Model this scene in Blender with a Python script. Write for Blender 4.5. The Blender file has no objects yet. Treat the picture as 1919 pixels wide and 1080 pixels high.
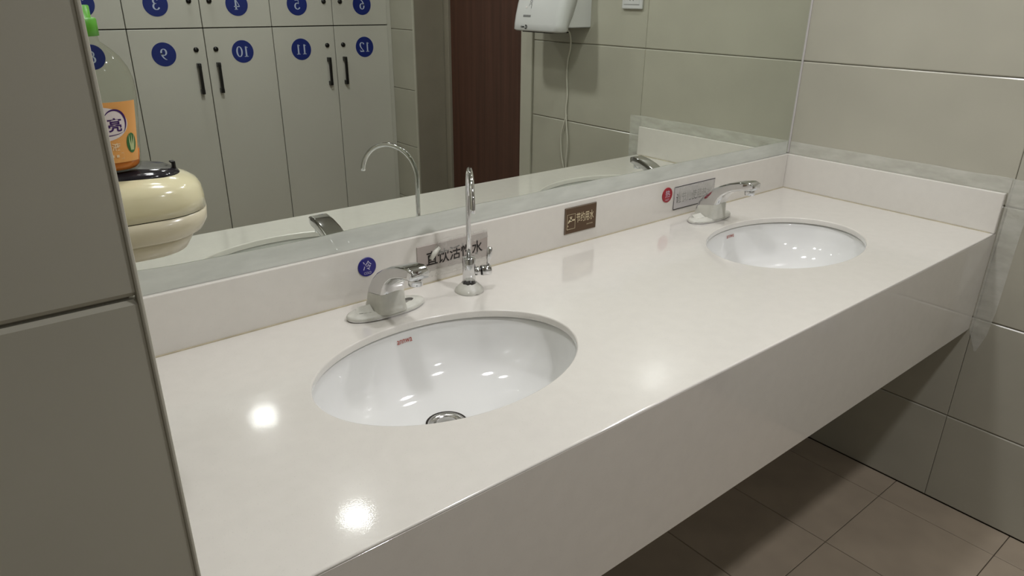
import bpy, bmesh, math, random
from mathutils import Vector, Matrix
random.seed(7)

# ------------------------------------------------------------------ camera, world, exposure
SC = bpy.context.scene
COL = SC.collection
Z0 = 0.80                                    # height of the worktop
cam_d = bpy.data.cameras.new('camera')
cam_d.sensor_width = 36.0
cam_d.lens = 1314.91 * 36.0 / 1919.0
cam_d.clip_start = 0.01
cam = bpy.data.objects.new('camera', cam_d)
COL.objects.link(cam)
YAW, PIT, ROL = 0.682852468, -0.394212296, 0.0105766805
_f = Vector((math.cos(PIT) * math.sin(YAW), math.cos(PIT) * math.cos(YAW), math.sin(PIT)))
_r0 = Vector((math.cos(YAW), -math.sin(YAW), 0))
_u0 = _r0.cross(_f)
_r = _r0 * math.cos(ROL) + _u0 * math.sin(ROL)
_u = -_r0 * math.sin(ROL) + _u0 * math.cos(ROL)
M3 = Matrix((_r, _u, -_f)).transposed().to_4x4()
CAM = Vector((-1.98060, -1.11801, Z0 + 0.53456))
cam.matrix_world = Matrix.Translation(CAM) @ M3
SC.camera = cam

w = bpy.data.worlds.new('world')
SC.world = w
w.use_nodes = True
w.node_tree.nodes['Background'].inputs[0].default_value = (0.9, 0.95, 1.0, 1)
w.node_tree.nodes['Background'].inputs[1].default_value = 0.02
SC.view_settings.view_transform = 'Standard'
SC.view_settings.look = 'None'
SC.view_settings.gamma = 1.0
SC.view_settings.use_curve_mapping = False
SC.view_settings.exposure = 0.10
SC.cycles.max_bounces = 6
SC.cycles.diffuse_bounces = 3
SC.cycles.glossy_bounces = 5
SC.cycles.transparent_max_bounces = 6
LAMPS = (255.0, 105.0, 112.0)               # radiance: downlight before the counter, before the lockers, added pair over the basins
LAMP_COL = (0.985, 0.975, 1.0)

# ------------------------------------------------------------------ helpers
def lin(c):
    c = c / 255.0
    return c / 12.92 if c <= 0.04045 else ((c + 0.055) / 1.055) ** 2.4
def srgb(r, g, b):
    return (lin(r), lin(g), lin(b), 1.0)

MATS = {}
def mat(name, col, rough=0.5, metal=0.0, var=0.0, scale=8.0, bump=0.0, bscale=60.0, coat=0.0,
        coat_rough=0.05, ior=1.5, trans=0.0, emit=0.0, alpha=1.0, stretch=None, speck=0.0, rvar=0.0):
    m = bpy.data.materials.new(name)
    m.use_nodes = True
    nt = m.node_tree
    b = nt.nodes['Principled BSDF']
    b.inputs['Base Color'].default_value = col
    b.inputs['Roughness'].default_value = rough
    b.inputs['Metallic'].default_value = metal
    b.inputs['IOR'].default_value = ior
    b.inputs['Coat Weight'].default_value = coat
    b.inputs['Coat Roughness'].default_value = coat_rough
    b.inputs['Transmission Weight'].default_value = trans
    b.inputs['Alpha'].default_value = alpha
    if emit:
        b.inputs['Emission Color'].default_value = col
        b.inputs['Emission Strength'].default_value = emit
    tc = nt.nodes.new('ShaderNodeTexCoord')
    src = tc.outputs['Object']
    if stretch:
        mp = nt.nodes.new('ShaderNodeMapping')
        mp.inputs['Scale'].default_value = stretch
        nt.links.new(src, mp.inputs['Vector'])
        src = mp.outputs['Vector']
    n = nt.nodes.new('ShaderNodeTexNoise')
    n.inputs['Scale'].default_value = scale
    n.inputs['Detail'].default_value = 2.0
    nt.links.new(src, n.inputs['Vector'])
    out = None
    if var:
        ramp = nt.nodes.new('ShaderNodeValToRGB')
        ramp.color_ramp.elements[0].position = 0.3
        ramp.color_ramp.elements[1].position = 0.7
        ramp.color_ramp.elements[0].color = tuple(max(0, c * (1 - var)) for c in col[:3]) + (1,)
        ramp.color_ramp.elements[1].color = tuple(min(1, c * (1 + var)) for c in col[:3]) + (1,)
        nt.links.new(n.outputs['Fac'], ramp.inputs['Fac'])
        out = ramp.outputs['Color']
    if speck:
        n2 = nt.nodes.new('ShaderNodeTexNoise')
        n2.inputs['Scale'].default_value = 420.0
        n2.inputs['Detail'].default_value = 1.0
        nt.links.new(src, n2.inputs['Vector'])
        r2 = nt.nodes.new('ShaderNodeValToRGB')
        r2.color_ramp.elements[0].position = 0.66
        r2.color_ramp.elements[0].color = (1, 1, 1, 1)
        r2.color_ramp.elements[1].position = 0.78
        k = 1 - speck
        r2.color_ramp.elements[1].color = (k, k, k, 1)
        nt.links.new(n2.outputs['Fac'], r2.inputs['Fac'])
        mx = nt.nodes.new('ShaderNodeMix')
        mx.data_type = 'RGBA'
        mx.blend_type = 'MULTIPLY'
        mx.inputs[0].default_value = 1.0
        if out: nt.links.new(out, mx.inputs[6])
        else: mx.inputs[6].default_value = col
        nt.links.new(r2.outputs['Color'], mx.inputs[7])
        out = mx.outputs[2]
    if out:
        nt.links.new(out, b.inputs['Base Color'])
    if rvar:
        mr = nt.nodes.new('ShaderNodeMapRange')
        mr.inputs['From Min'].default_value = 0.3
        mr.inputs['From Max'].default_value = 0.7
        mr.inputs['To Min'].default_value = max(0, rough - rvar)
        mr.inputs['To Max'].default_value = rough + rvar
        nt.links.new(n.outputs['Fac'], mr.inputs['Value'])
        nt.links.new(mr.outputs['Result'], b.inputs['Roughness'])
    if bump:
        n3 = nt.nodes.new('ShaderNodeTexNoise')
        n3.inputs['Scale'].default_value = bscale
        n3.inputs['Detail'].default_value = 0.0
        nt.links.new(src, n3.inputs['Vector'])
        bp = nt.nodes.new('ShaderNodeBump')
        bp.inputs['Strength'].default_value = bump
        bp.inputs['Distance'].default_value = 0.001
        nt.links.new(n3.outputs['Fac'], bp.inputs['Height'])
        nt.links.new(bp.outputs['Normal'], b.inputs['Normal'])
        if coat: nt.links.new(bp.outputs['Normal'], b.inputs['Coat Normal'])
    MATS[name] = m
    return m

def film_mat(name, col, opacity, rough, scale=25.0, lo=0.75, stretch=(1, 1, 1)):
    """milky adhesive film: part see-through, cloudy"""
    m = bpy.data.materials.new(name)
    m.use_nodes = True
    nt = m.node_tree
    b = nt.nodes['Principled BSDF']
    b.inputs['Base Color'].default_value = col
    b.inputs['Roughness'].default_value = rough
    out = nt.nodes['Material Output']
    tr = nt.nodes.new('ShaderNodeBsdfTransparent')
    mx = nt.nodes.new('ShaderNodeMixShader')
    tc = nt.nodes.new('ShaderNodeTexCoord')
    mp = nt.nodes.new('ShaderNodeMapping')
    mp.inputs['Scale'].default_value = stretch
    n = nt.nodes.new('ShaderNodeTexNoise')
    n.inputs['Scale'].default_value = scale
    n.inputs['Detail'].default_value = 6.0
    mr = nt.nodes.new('ShaderNodeMapRange')
    mr.inputs['From Min'].default_value = 0.3
    mr.inputs['From Max'].default_value = 0.7
    mr.inputs['To Min'].default_value = opacity * lo
    mr.inputs['To Max'].default_value = min(1, opacity * (2 - lo))
    nt.links.new(tc.outputs['Object'], mp.inputs['Vector'])
    nt.links.new(mp.outputs['Vector'], n.inputs['Vector'])
    nt.links.new(n.outputs['Fac'], mr.inputs['Value'])
    bp = nt.nodes.new('ShaderNodeBump')
    bp.inputs['Strength'].default_value = 0.25
    bp.inputs['Distance'].default_value = 0.001
    nt.links.new(n.outputs['Fac'], bp.inputs['Height'])
    nt.links.new(bp.outputs['Normal'], b.inputs['Normal'])
    nt.links.new(mr.outputs['Result'], mx.inputs[0])
    nt.links.new(tr.outputs[0], mx.inputs[1])
    nt.links.new(b.outputs[0], mx.inputs[2])
    nt.links.new(mx.outputs[0], out.inputs['Surface'])
    MATS[name] = m
    return m

def tag(o, label=None, cat=None, group=None, kind=None):
    if label: o['label'] = label
    if cat: o['category'] = cat
    if group: o['group'] = group
    if kind: o['kind'] = kind
    return o

def empty(name, loc, label=None, cat=None, group=None, kind=None):
    o = bpy.data.objects.new(name, None)
    o.empty_display_size = 0.05
    o.location = loc
    COL.objects.link(o)
    bpy.context.view_layer.update()
    return tag(o, label, cat, group, kind)

def link(name, me, m, parent=None, smooth=False, loc=(0, 0, 0)):
    """geometry is in world coordinates unless loc is given"""
    o = bpy.data.objects.new(name, me)
    COL.objects.link(o)
    if m is not None:
        ms = m if isinstance(m, (list, tuple)) else [m]
        if len(me.materials) == 0:
            for k in ms: me.materials.append(MATS[k] if isinstance(k, str) else k)
    if smooth:
        for p in me.polygons: p.use_smooth = True
    o.location = loc
    if parent is not None:
        o.parent = parent
        pw = Vector((0, 0, 0)); q = parent
        while q is not None:
            pw += q.location; q = q.parent
        o.location = Vector(loc) - pw
    return o

def fin(bm, name):
    bmesh.ops.recalc_face_normals(bm, faces=bm.faces)
    me = bpy.data.meshes.new(name)
    bm.to_mesh(me)
    bm.free()
    return me

def box_bm(x0, x1, y0, y1, z0, z1, bev=0.0, seg=2, bm=None):
    own = bm is None
    b = bmesh.new()
    bmesh.ops.create_cube(b, size=1.0)
    for v in b.verts:
        v.co = Vector(((x0 + x1) / 2 + v.co.x * (x1 - x0), (y0 + y1) / 2 + v.co.y * (y1 - y0), (z0 + z1) / 2 + v.co.z * (z1 - z0)))
    if bev:
        bmesh.ops.bevel(b, geom=list(b.edges), offset=bev, segments=seg, profile=0.5, affect='EDGES')
    if own: return b
    t = bpy.data.meshes.new('tmp'); b.to_mesh(t); b.free(); bm.from_mesh(t); bpy.data.meshes.remove(t)
    return bm

def box(name, x0, x1, y0, y1, z0, z1, m, parent=None, bev=0.0, seg=2, smooth=False):
    return link(name, fin(box_bm(x0, x1, y0, y1, z0, z1, bev, seg), name), m, parent, smooth)

def cyl_bm(p0, p1, r0, r1=None, n=24, bm=None, caps=True):
    """frustum from p0 to p1"""
    if r1 is None: r1 = r0
    own = bm is None
    if own: bm = bmesh.new()
    p0 = Vector(p0); p1 = Vector(p1)
    d = (p1 - p0).normalized()
    a = d.orthogonal().normalized(); b = d.cross(a)
    R = []
    for p, r in ((p0, r0), (p1, r1)):
        R.append([bm.verts.new(p + a * (r * math.cos(2 * math.pi * i / n)) + b * (r * math.sin(2 * math.pi * i / n))) for i in range(n)])
    for i in range(n):
        bm.faces.new((R[0][i], R[0][(i + 1) % n], R[1][(i + 1) % n], R[1][i]))
    if caps:
        bm.faces.new(R[0][::-1]); bm.faces.new(R[1])
    return bm

def loft_bm(rings, cap0=True, cap1=True, bm=None):
    if bm is None: bm = bmesh.new()
    V = [[bm.verts.new(p) for p in r] for r in rings]
    n = len(V[0])
    for k in range(len(V) - 1):
        for i in range(n):
            bm.faces.new((V[k][i], V[k][(i + 1) % n], V[k + 1][(i + 1) % n], V[k + 1][i]))
    if cap0: bm.faces.new(V[0][::-1])
    if cap1: bm.faces.new(V[-1])
    return bm

def lathe_bm(c, prof, n=40, sx=1.0, sy=1.0, rot=0.0, cap0=True, cap1=True, bm=None):
    rings = []
    for r, z in prof:
        ring = []
        for i in range(n):
            a = 2 * math.pi * i / n
            x, y = r * sx * math.cos(a), r * sy * math.sin(a)
            ring.append(Vector((c[0] + x * math.cos(rot) - y * math.sin(rot), c[1] + x * math.sin(rot) + y * math.cos(rot), c[2] + z)))
        rings.append(ring)
    return loft_bm(rings, cap0, cap1, bm)

def tube_bm(pts, r, n=14, bm=None, caps=True):
    pts = [Vector(p) for p in pts]
    rad = r if isinstance(r, (list, tuple)) else [r] * len(pts)
    rings = []
    a = None
    for i, p in enumerate(pts):
        d = (pts[min(i + 1, len(pts) - 1)] - pts[max(i - 1, 0)]).normalized()
        if a is None: a = d.orthogonal().normalized()
        a = (a - d * a.dot(d)).normalized()
        b = d.cross(a)
        rings.append([p + a * (rad[i] * math.cos(2 * math.pi * k / n)) + b * (rad[i] * math.sin(2 * math.pi * k / n)) for k in range(n)])
    return loft_bm(rings, caps, caps, bm)

def catmull(pts, sub=6):
    P = [Vector(p) for p in pts]
    P = [P[0] * 2 - P[1]] + P + [P[-1] * 2 - P[-2]]
    out = []
    for i in range(1, len(P) - 2):
        for s in range(sub):
            t = s / sub
            out.append(0.5 * ((2 * P[i]) + (P[i + 1] - P[i - 1]) * t + (2 * P[i - 1] - 5 * P[i] + 4 * P[i + 1] - P[i + 2]) * t * t + (3 * P[i] - P[i - 1] - 3 * P[i + 1] + P[i + 2]) * t ** 3))
    out.append(P[-2])
    return out

def text_mesh(s, wdt=None, hgt=None, ext=0.0, bold=0.0):
    """flat text, centred on the origin in the XY plane, fitted to wdt x hgt"""
    c = bpy.data.curves.new('text', 'FONT')
    c.body = s
    c.resolution_u = 4
    c.offset = bold
    o = bpy.data.objects.new('text', c)
    COL.objects.link(o)
    bpy.context.view_layer.update()
    me = bpy.data.meshes.new_from_object(o.evaluated_get(bpy.context.evaluated_depsgraph_get()))
    bpy.data.objects.remove(o); bpy.data.curves.remove(c)
    me.materials.clear()
    xs = [v.co.x for v in me.vertices]; ys = [v.co.y for v in me.vertices]
    sx = wdt / (max(xs) - min(xs)) if wdt else None
    sy = hgt / (max(ys) - min(ys)) if hgt else None
    sx = sx or sy; sy = sy or sx
    cx = (max(xs) + min(xs)) / 2; cy = (max(ys) + min(ys)) / 2
    for v in me.vertices: v.co = Vector(((v.co.x - cx) * sx, (v.co.y - cy) * sy, 0))
    return me

def xform(me, fn):
    for v in me.vertices: v.co = Vector(fn(v.co.x, v.co.y))
    return me

def stroke(bm, pts, wid):
    """flat ribbon with a width at each point"""
    pts = [Vector((p[0], p[1], 0)) for p in pts]
    L = []
    for i, p in enumerate(pts):
        d = (pts[min(i + 1, len(pts) - 1)] - pts[max(i - 1, 0)])
        d = d.normalized() if d.length > 0 else Vector((1, 0, 0))
        nrm = Vector((-d.y, d.x, 0))
        ww = wid[i] if isinstance(wid, (list, tuple)) else wid
        L.append((bm.verts.new(p + nrm * ww / 2), bm.verts.new(p - nrm * ww / 2)))
    for i in range(len(L) - 1):
        bm.faces.new((L[i][0], L[i][1], L[i + 1][1], L[i + 1][0]))

def arc(cx, cy, rx, ry, a0, a1, n=20):
    return [(cx + rx * math.cos(math.radians(a0 + (a1 - a0) * i / n)), cy + ry * math.sin(math.radians(a0 + (a1 - a0) * i / n))) for i in range(n + 1)]
def awid(a0, a1, thin, thick, n=20):
    return [thin + (thick - thin) * abs(math.cos(math.radians(a0 + (a1 - a0) * i / n))) for i in range(n + 1)]

def digit(bm0, ch, ox):
    """old-style serif numerals in a 0.6 x 1 box"""
    bm = bmesh.new()
    T, t = 0.15, 0.055
    if ch == '1':
        stroke(bm, [(.3, .02), (.3, .98)], T); stroke(bm, [(.1, .025), (.5, .025)], .05); stroke(bm, [(.34, .97), (.12, .86)], .06)
    elif ch == '0':
        stroke(bm, arc(.3, .5, .24, .47, 0, 360, 36), awid(0, 360, t, T, 36))
    elif ch == '2':
        stroke(bm, arc(.29, .72, .22, .25, 165, -20, 18) + [(.44, .48), (.28, .27), (.08, .07)], awid(165, -20, t, T, 18) + [.12, .08, .06])
        stroke(bm, [(.06, .06), (.53, .06)], .12); stroke(bm, [(.5, .08), (.56, .24)], .05)
    elif ch == '3':
        stroke(bm, arc(.27, .75, .2, .22, 160, -75, 18), awid(160, -75, t, T, 18))
        stroke(bm, arc(.26, .29, .25, .26, 70, -160, 18), awid(70, -160, t, T, 18))
        stroke(bm, [(.22, .54), (.34, .55)], .05)
    elif ch == '4':
        stroke(bm, [(.4, .98), (.05, .31)], .06); stroke(bm, [(.04, .29), (.58, .29)], .08); stroke(bm, [(.4, .02), (.4, .98)], T); stroke(bm, [(.24, .025), (.56, .025)], .05)
    elif ch == '5':
        stroke(bm, [(.15, .92), (.52, .92)], .12); stroke(bm, [(.16, .95), (.12, .55)], .055)
        stroke(bm, arc(.27, .32, .25, .29, 125, -155, 20), awid(125, -155, t, T, 20))
    elif ch in '69':
        b2 = bmesh.new()
        stroke(b2, arc(.3, .3, .22, .28, 0, 360, 30), awid(0, 360, t, T, 30))
        stroke(b2, [(.09, .36), (.13, .6), (.24, .8), (.38, .93), (.52, .99)], [T, T * .9, .11, .08, .03])
        if ch == '9':
            for v in b2.verts: v.co = Vector((.6 - v.co.x, 1 - v.co.y, 0))
        m_ = bpy.data.meshes.new('t'); b2.to_mesh(m_); b2.free(); bm.from_mesh(m_); bpy.data.meshes.remove(m_)
    elif ch == '7':
        stroke(bm, [(.06, .92), (.55, .92)], .12); stroke(bm, [(.52, .9), (.3, .45), (.24, .02)], [.06, .11, .15]); stroke(bm, [(.08, .92), (.06, .74)], .05)
    elif ch == '8':
        stroke(bm, arc(.3, .75, .19, .22, 0, 360, 28), awid(0, 360, t, .12, 28)); stroke(bm, arc(.3, .28, .23, .26, 0, 360, 28), awid(0, 360, t, T, 28))
    for v in bm.verts: v.co.x += ox
    me = bpy.data.meshes.new('t'); bm.to_mesh(me); bm.free(); bm0.from_mesh(me); bpy.data.meshes.remove(me)

# ------------------------------------------------------------------ materials
mat('wall_tile', srgb(180, 177, 162), 0.30, var=0.05, scale=5, coat=0.35, coat_rough=0.16)
mat('grout', srgb(150, 145, 131), 0.8, var=0.08, scale=60)
mat('floor_tile', srgb(170, 156, 137), 0.42, var=0.10, scale=7)
mat('floor_grout', srgb(84, 74, 62), 0.85, var=0.1, scale=60)
mat('plaster', srgb(215, 213, 206), 0.8, var=0.02)
mat('counter', srgb(226, 222, 214), 0.17, var=0.015, scale=40, speck=0.10, bump=0.020, bscale=700, coat=1.0, coat_rough=0.022)
mat('sealant', srgb(196, 186, 160), 0.5, var=0.15, scale=30)
mat('porcelain', srgb(232, 232, 229), 0.06, var=0.01, coat=0.5, coat_rough=0.03)
mat('chrome', (0.66, 0.66, 0.665, 1), 0.06, metal=1.0, var=0.02, scale=30)
mat('steel', (0.55, 0.54, 0.52, 1), 0.22, metal=1.0, var=0.15, scale=40)
mat('mirror', (0.80, 0.835, 0.775, 1), 0.0, metal=1.0)
mat('mirror_edge', srgb(60, 70, 62), 0.2)
mat('locker_white', srgb(205, 203, 193), 0.28, var=0.02, scale=3, coat=0.2, coat_rough=0.12)
mat('locker_gap_dark', srgb(70, 68, 60), 0.6, var=0.05)
mat('black_metal', srgb(22, 21, 20), 0.35, var=0.1)
mat('disc_blue', srgb(20, 40, 120), 0.4, var=0.05)
mat('disc_print', srgb(196, 206, 228), 0.5, var=0.02)
mat('wood_door', srgb(86, 56, 45), 0.45, var=0.2, scale=5.0, stretch=(9, 9, 0.35))
mat('frame_grey', srgb(150, 143, 128), 0.45, var=0.04)
mat('casing', srgb(190, 187, 172), 0.4, var=0.03)
mat('white_plastic', srgb(208, 208, 207), 0.22, var=0.01, coat=0.3)
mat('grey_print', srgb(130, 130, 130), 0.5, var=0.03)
mat('dark_print', srgb(28, 26, 26), 0.5, var=0.03)
mat('cord_white', srgb(205, 202, 188), 0.45, var=0.03)
mat('cream', srgb(226, 219, 180), 0.16, var=0.015, coat=0.6, coat_rough=0.06)
mat('cream_low', srgb(214, 206, 178), 0.25, var=0.015, coat=0.3, coat_rough=0.1)
mat('smoke', srgb(40, 38, 42), 0.10, var=0.05, ior=1.42)
mat('green_cap', srgb(88, 165, 45), 0.35, var=0.04)
mat('orange_label', srgb(236, 172, 98), 0.4, var=0.06, scale=18)
mat('amber', srgb(225, 130, 50), 0.15, var=0.05, coat=0.4)
mat('label_white', srgb(236, 226, 224), 0.4, var=0.01)
mat('label_purple', srgb(62, 24, 100), 0.4, var=0.02)
mat('label_pale', srgb(250, 222, 180), 0.4, var=0.02)
mat('leaf_green', srgb(60, 110, 60), 0.4, var=0.3, scale=120)
mat('leaf_pale', srgb(190, 205, 150), 0.4, var=0.05)
mat('blue_dot', srgb(36, 32, 120), 0.3, var=0.04)
mat('red_dot', srgb(160, 36, 48), 0.3, var=0.04)
mat('dot_print', srgb(205, 200, 215), 0.4, var=0.02)
mat('sign_grey', srgb(176, 166, 160), 0.35, metal=0.2, var=0.03)
mat('sign_black', srgb(24, 18, 15), 0.5, var=0.03)
mat('sign_brown', srgb(92, 70, 50), 0.35, metal=0.35, var=0.06, stretch=(2, 2, 60))
mat('sign_gold', srgb(220, 205, 170), 0.35, var=0.03)
mat('sign_white', srgb(196, 192, 190), 0.4, var=0.02)
mat('sign_text_grey', srgb(150, 146, 142), 0.5, var=0.02)
mat('logo_red', srgb(176, 66, 48), 0.4, var=0.03)
for _k in range(3): mat('lamp_glow_%d' % _k, LAMP_COL + (1,), 0.5, emit=LAMPS[_k])
mat('dark_gap', srgb(40, 34, 26), 0.9, var=0.1)
film_mat('film', srgb(238, 238, 228), 0.46, 0.35, scale=14, stretch=(1, 1, 3))
film_mat('film_thin', srgb(236, 234, 226), 0.30, 0.35, scale=30)
film_mat('film_mirror', srgb(226, 229, 221), 0.78, 0.30, scale=9, lo=0.86, stretch=(1, 1, 4))
film_mat('film_wrap', srgb(222, 221, 210), 0.80, 0.35, scale=22, lo=0.85)
# clear bottle plastic: a thin shell, so see-through with a fresnel sheen
m = bpy.data.materials.new('clear_plastic'); m.use_nodes = True; MATS['clear_plastic'] = m
nt = m.node_tree
nt.nodes.remove(nt.nodes['Principled BSDF'])
_t = nt.nodes.new('ShaderNodeBsdfTransparent'); _t.inputs[0].default_value = (0.93, 0.94, 0.90, 1)
_g = nt.nodes.new('ShaderNodeBsdfGlossy'); _g.inputs['Roughness'].default_value = 0.06
_fr = nt.nodes.new('ShaderNodeLayerWeight'); _fr.inputs[0].default_value = 0.12
_mx = nt.nodes.new('ShaderNodeMixShader')
_cl = nt.nodes.new('ShaderNodeMath'); _cl.operation = 'MINIMUM'; _cl.inputs[1].default_value = 0.28
nt.links.new(_fr.outputs['Fresnel'], _cl.inputs[0]); nt.links.new(_cl.outputs[0], _mx.inputs[0]); nt.links.new(_t.outputs[0], _mx.inputs[1]); nt.links.new(_g.outputs[0], _mx.inputs[2])
nt.links.new(_mx.outputs[0], nt.nodes['Material Output'].inputs['Surface'])

# ------------------------------------------------------------------ room shell
XR = 0.0135            # right wall face
YM = 0.0089            # mirror face
XP, YP = -1.912, -0.688  # corner of the wall return on the left
XL = -3.30             # far left wall
YF = -2.86             # wall behind the lockers
YLK = -2.35            # locker fronts
ZC = 2.36              # ceiling
DEP = 0.5808           # worktop depth
TJ = 0.0022            # tile joint
ROWS = [0.0, 0.2694, 0.5694, 0.8694, 1.1694, 1.4694, 1.7694, 2.0694, ZC]

def tile_mesh(name, a, b, t, bx=0.0012, bz=0.0028, d=0.0020):
    """tile in the XZ plane, front towards -Y, centred; edges eased so the rows meet in a soft V"""
    bm = bmesh.new()
    P = [(-a / 2, -b / 2), (a / 2, -b / 2), (a / 2, b / 2), (-a / 2, b / 2)]
    Q = [(-a / 2 + bx, -b / 2 + bz), (a / 2 - bx, -b / 2 + bz), (a / 2 - bx, b / 2 - bz), (-a / 2 + bx, b / 2 - bz)]
    loft_bm([[Vector((x, t, z)) for x, z in P], [Vector((x, d, z)) for x, z in P], [Vector((x, 0, z)) for x, z in Q]], True, True, bm)
    return fin(bm, name)

_tc = {}
def wall_tiles(parent, spans, rows, face, val, m='wall_tile', t=0.007):
    """tiles standing proud of a backing; face: 'x-' 'x+' 'y-' 'y+' = direction the tile looks"""
    rz = {'y-': 0, 'y+': math.pi, 'x-': -math.pi / 2, 'x+': math.pi / 2}[face]
    pw = parent.location
    for s0, s1 in spans:
        for k in range(len(rows) - 1):
            a = round(abs(s1 - s0) - 0.0008, 4); b = round(rows[k + 1] - rows[k] - TJ, 4)
            key = (a, b, m)
            if key not in _tc:
                _tc[key] = tile_mesh('tile', a, b, t); _tc[key].materials.append(MATS[m])
            o = bpy.data.objects.new('tile', _tc[key]); COL.objects.link(o)
            c = (s0 + s1) / 2; zc = (rows[k] + rows[k + 1]) / 2
            p = Vector((c, val, zc)) if face[0] == 'y' else Vector((val, c, zc))
            o.parent = parent; o.location = p - pw; o.rotation_euler = (0, 0, rz)

T = 0.007
# floor of 300 mm tiles
fl = box('floor', XL, XR + 0.30, YF, 0.06, -0.06, -0.004, 'floor_grout'); tag(fl, kind='structure')
ft = bmesh.new()
ft = box_bm(-0.149, 0.149, -0.149, 0.149, -0.008, 0.0, 0.0008, 1)
ftm = fin(ft, 'floor_tile'); ftm.materials.append(MATS['floor_tile'])
_ftc = {}
gx = [-0.0997 - 0.3 * k for k in range(12)]; gy = [-0.5088 - 0.3 * k for k in range(-2, 9)]
xe = [XR] + [g for g in gx if g > XL + 0.02] + [XL]
ye = [0.0] + [g for g in sorted(gy, reverse=True) if -0.01 > g > YF + 0.02] + [YF]
for i in range(len(xe) - 1):
    for j in range(len(ye) - 1):
        a, b = round(xe[i] - xe[i + 1] - 0.002, 4), round(ye[j] - ye[j + 1] - 0.002, 4)
        if (a, b) not in _ftc:
            q = fin(box_bm(-a / 2, a / 2, -b / 2, b / 2, -0.008, 0.0, 0.0008, 1), 'floor_tile'); q.materials.append(MATS['floor_tile']); _ftc[(a, b)] = q
        o = bpy.data.objects.new('floor_tile', _ftc[(a, b)]); COL.objects.link(o); o.parent = fl
        o.location = ((xe[i] + xe[i + 1]) / 2, (ye[j] + ye[j + 1]) / 2, 0)
ce = box('ceiling', XL, XR + 0.30, YF, 0.06, ZC, ZC + 0.05, 'plaster'); tag(ce, kind='structure')

# right wall, its doorway (y -1.25 .. -2.13) and the stub beyond it
YD0, YD1, ZD = -1.252, -2.128, 2.0694
wr = box('wall_right', XR + T - 0.002, XR + 0.20, YD0, 0.06, 0, ZC, 'grout'); tag(wr, kind='structure')
wall_tiles(wr, [(YM + 0.006, -0.588), (-0.588, -1.188)], ROWS, 'x-', XR)
wr2 = box('wall_right_end', XR + T - 0.002, XR + 0.20, YF, YD1, 0, ZC, 'grout'); tag(wr2, kind='structure')
wall_tiles(wr2, [(YD1 - 0.008, -2.36)], ROWS, 'x-', XR)
wr3 = box('wall_right_lintel', XR + T - 0.002, XR + 0.20, YD1, YD0, ZD + 0.002, ZC, 'grout'); tag(wr3, kind='structure')
wall_tiles(wr3, [(YD0, -1.69), (-1.69, YD1)], ROWS[-2:], 'x-', XR)
# door
dr = empty('door_1', (XR + 0.2, (YD0 + YD1) / 2, 0), 'dark brown wood-grain door in the right wall, reflected beside the lockers', None, None, 'structure')
box('door_leaf', XR + 0.195, XR + 0.235, YD1 + 0.045, YD0 - 0.0, 0.006, ZD - 0.04, 'wood_door', dr, 0.002)
box('door_frame', XR + 0.180, XR + 0.245, YD1 + 0.001, YD1 + 0.045, 0, ZD, 'frame_grey', dr, 0.003)
box('door_frame', XR + 0.201, XR + 0.245, YD1 + 0.045, YD0 + 0.001, ZD - 0.04, ZD, 'frame_grey', dr, 0.003)
box('door_frame', XR + 0.201, XR + 0.245, YD0, YD0 + 0.045, 0, ZD, 'frame_grey', dr, 0.003)
hb = cyl_bm((XR + 0.195, YD0 - 0.06, 1.0), (XR + 0.155, YD0 - 0.06, 1.0), 0.01, n=14)
cyl_bm((XR + 0.155, YD0 - 0.055, 1.0), (XR + 0.155, YD0 - 0.18, 1.0), 0.009, n=14, bm=hb)
link('door_handle', fin(hb, 'door_handle'), 'steel', dr, True)
rv = box('trim_1', XR - 0.001, XR + 0.18, YD1 - 0.001, YD1 + 0.0005, 0, ZD, 'frame_grey'); tag(rv, kind='structure')
cs = box('trim_2', XR - 0.010, XR + 0.2, YD0 - 0.010, YD0 + 0.062, 0, ZD + 0.05, 'casing', None, 0.003); tag(cs, kind='structure')
ed = box('trim_3', XR - 0.003, XR + 0.006, YD1 - 0.012, YD1 + 0.002, 0, ZD, 'casing', None, 0.002); tag(ed, kind='structure')

# mirror wall
wb = box('wall_back', XP, XR + T - 0.002, YM + 0.008 + T, 0.06, 0, ZC, 'grout'); tag(wb, kind='structure')
wall_tiles(wb, [(XR, -0.588), (-0.588, -1.188), (-1.188, -1.788), (-1.788, XP)], ROWS[:4], 'y-', YM + 0.008)
# wall return on the left, in front of the worktop's end
wn = box('wall_near_left', XL, XP - T + 0.002, YP + T - 0.002, 0.06, 0, ZC, 'grout'); tag(wn, kind='structure')
wall_tiles(wn, [(XP, XP - 0.6), (XP - 0.6, XP - 1.2), (XP - 1.2, XL)], ROWS, 'y-', YP)
wall_tiles(wn, [(YP + 0.007, -0.088), (-0.088, YM + 0.006)], ROWS, 'x+', XP)
tr = box('trim_4', XP - 0.0018, XP + 0.0015, YP - 0.0014, YP + 0.006, 0, ZC, 'casing', None, 0.0014); tag(tr, kind='structure')
wl = box('wall_left', XL - 0.06, XL, YF, YP, 0, ZC, 'grout'); tag(wl, kind='structure')
wall_tiles(wl, [(YP, -1.288), (-1.288, -1.888), (-1.888, -2.488), (-2.488, YF)], ROWS, 'x+', XL + T - 0.001)
wf = box('wall_front', XL, XR + 0.2, YF - 0.06, YF, 0, ZC, 'plaster'); tag(wf, kind='structure')

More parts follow.
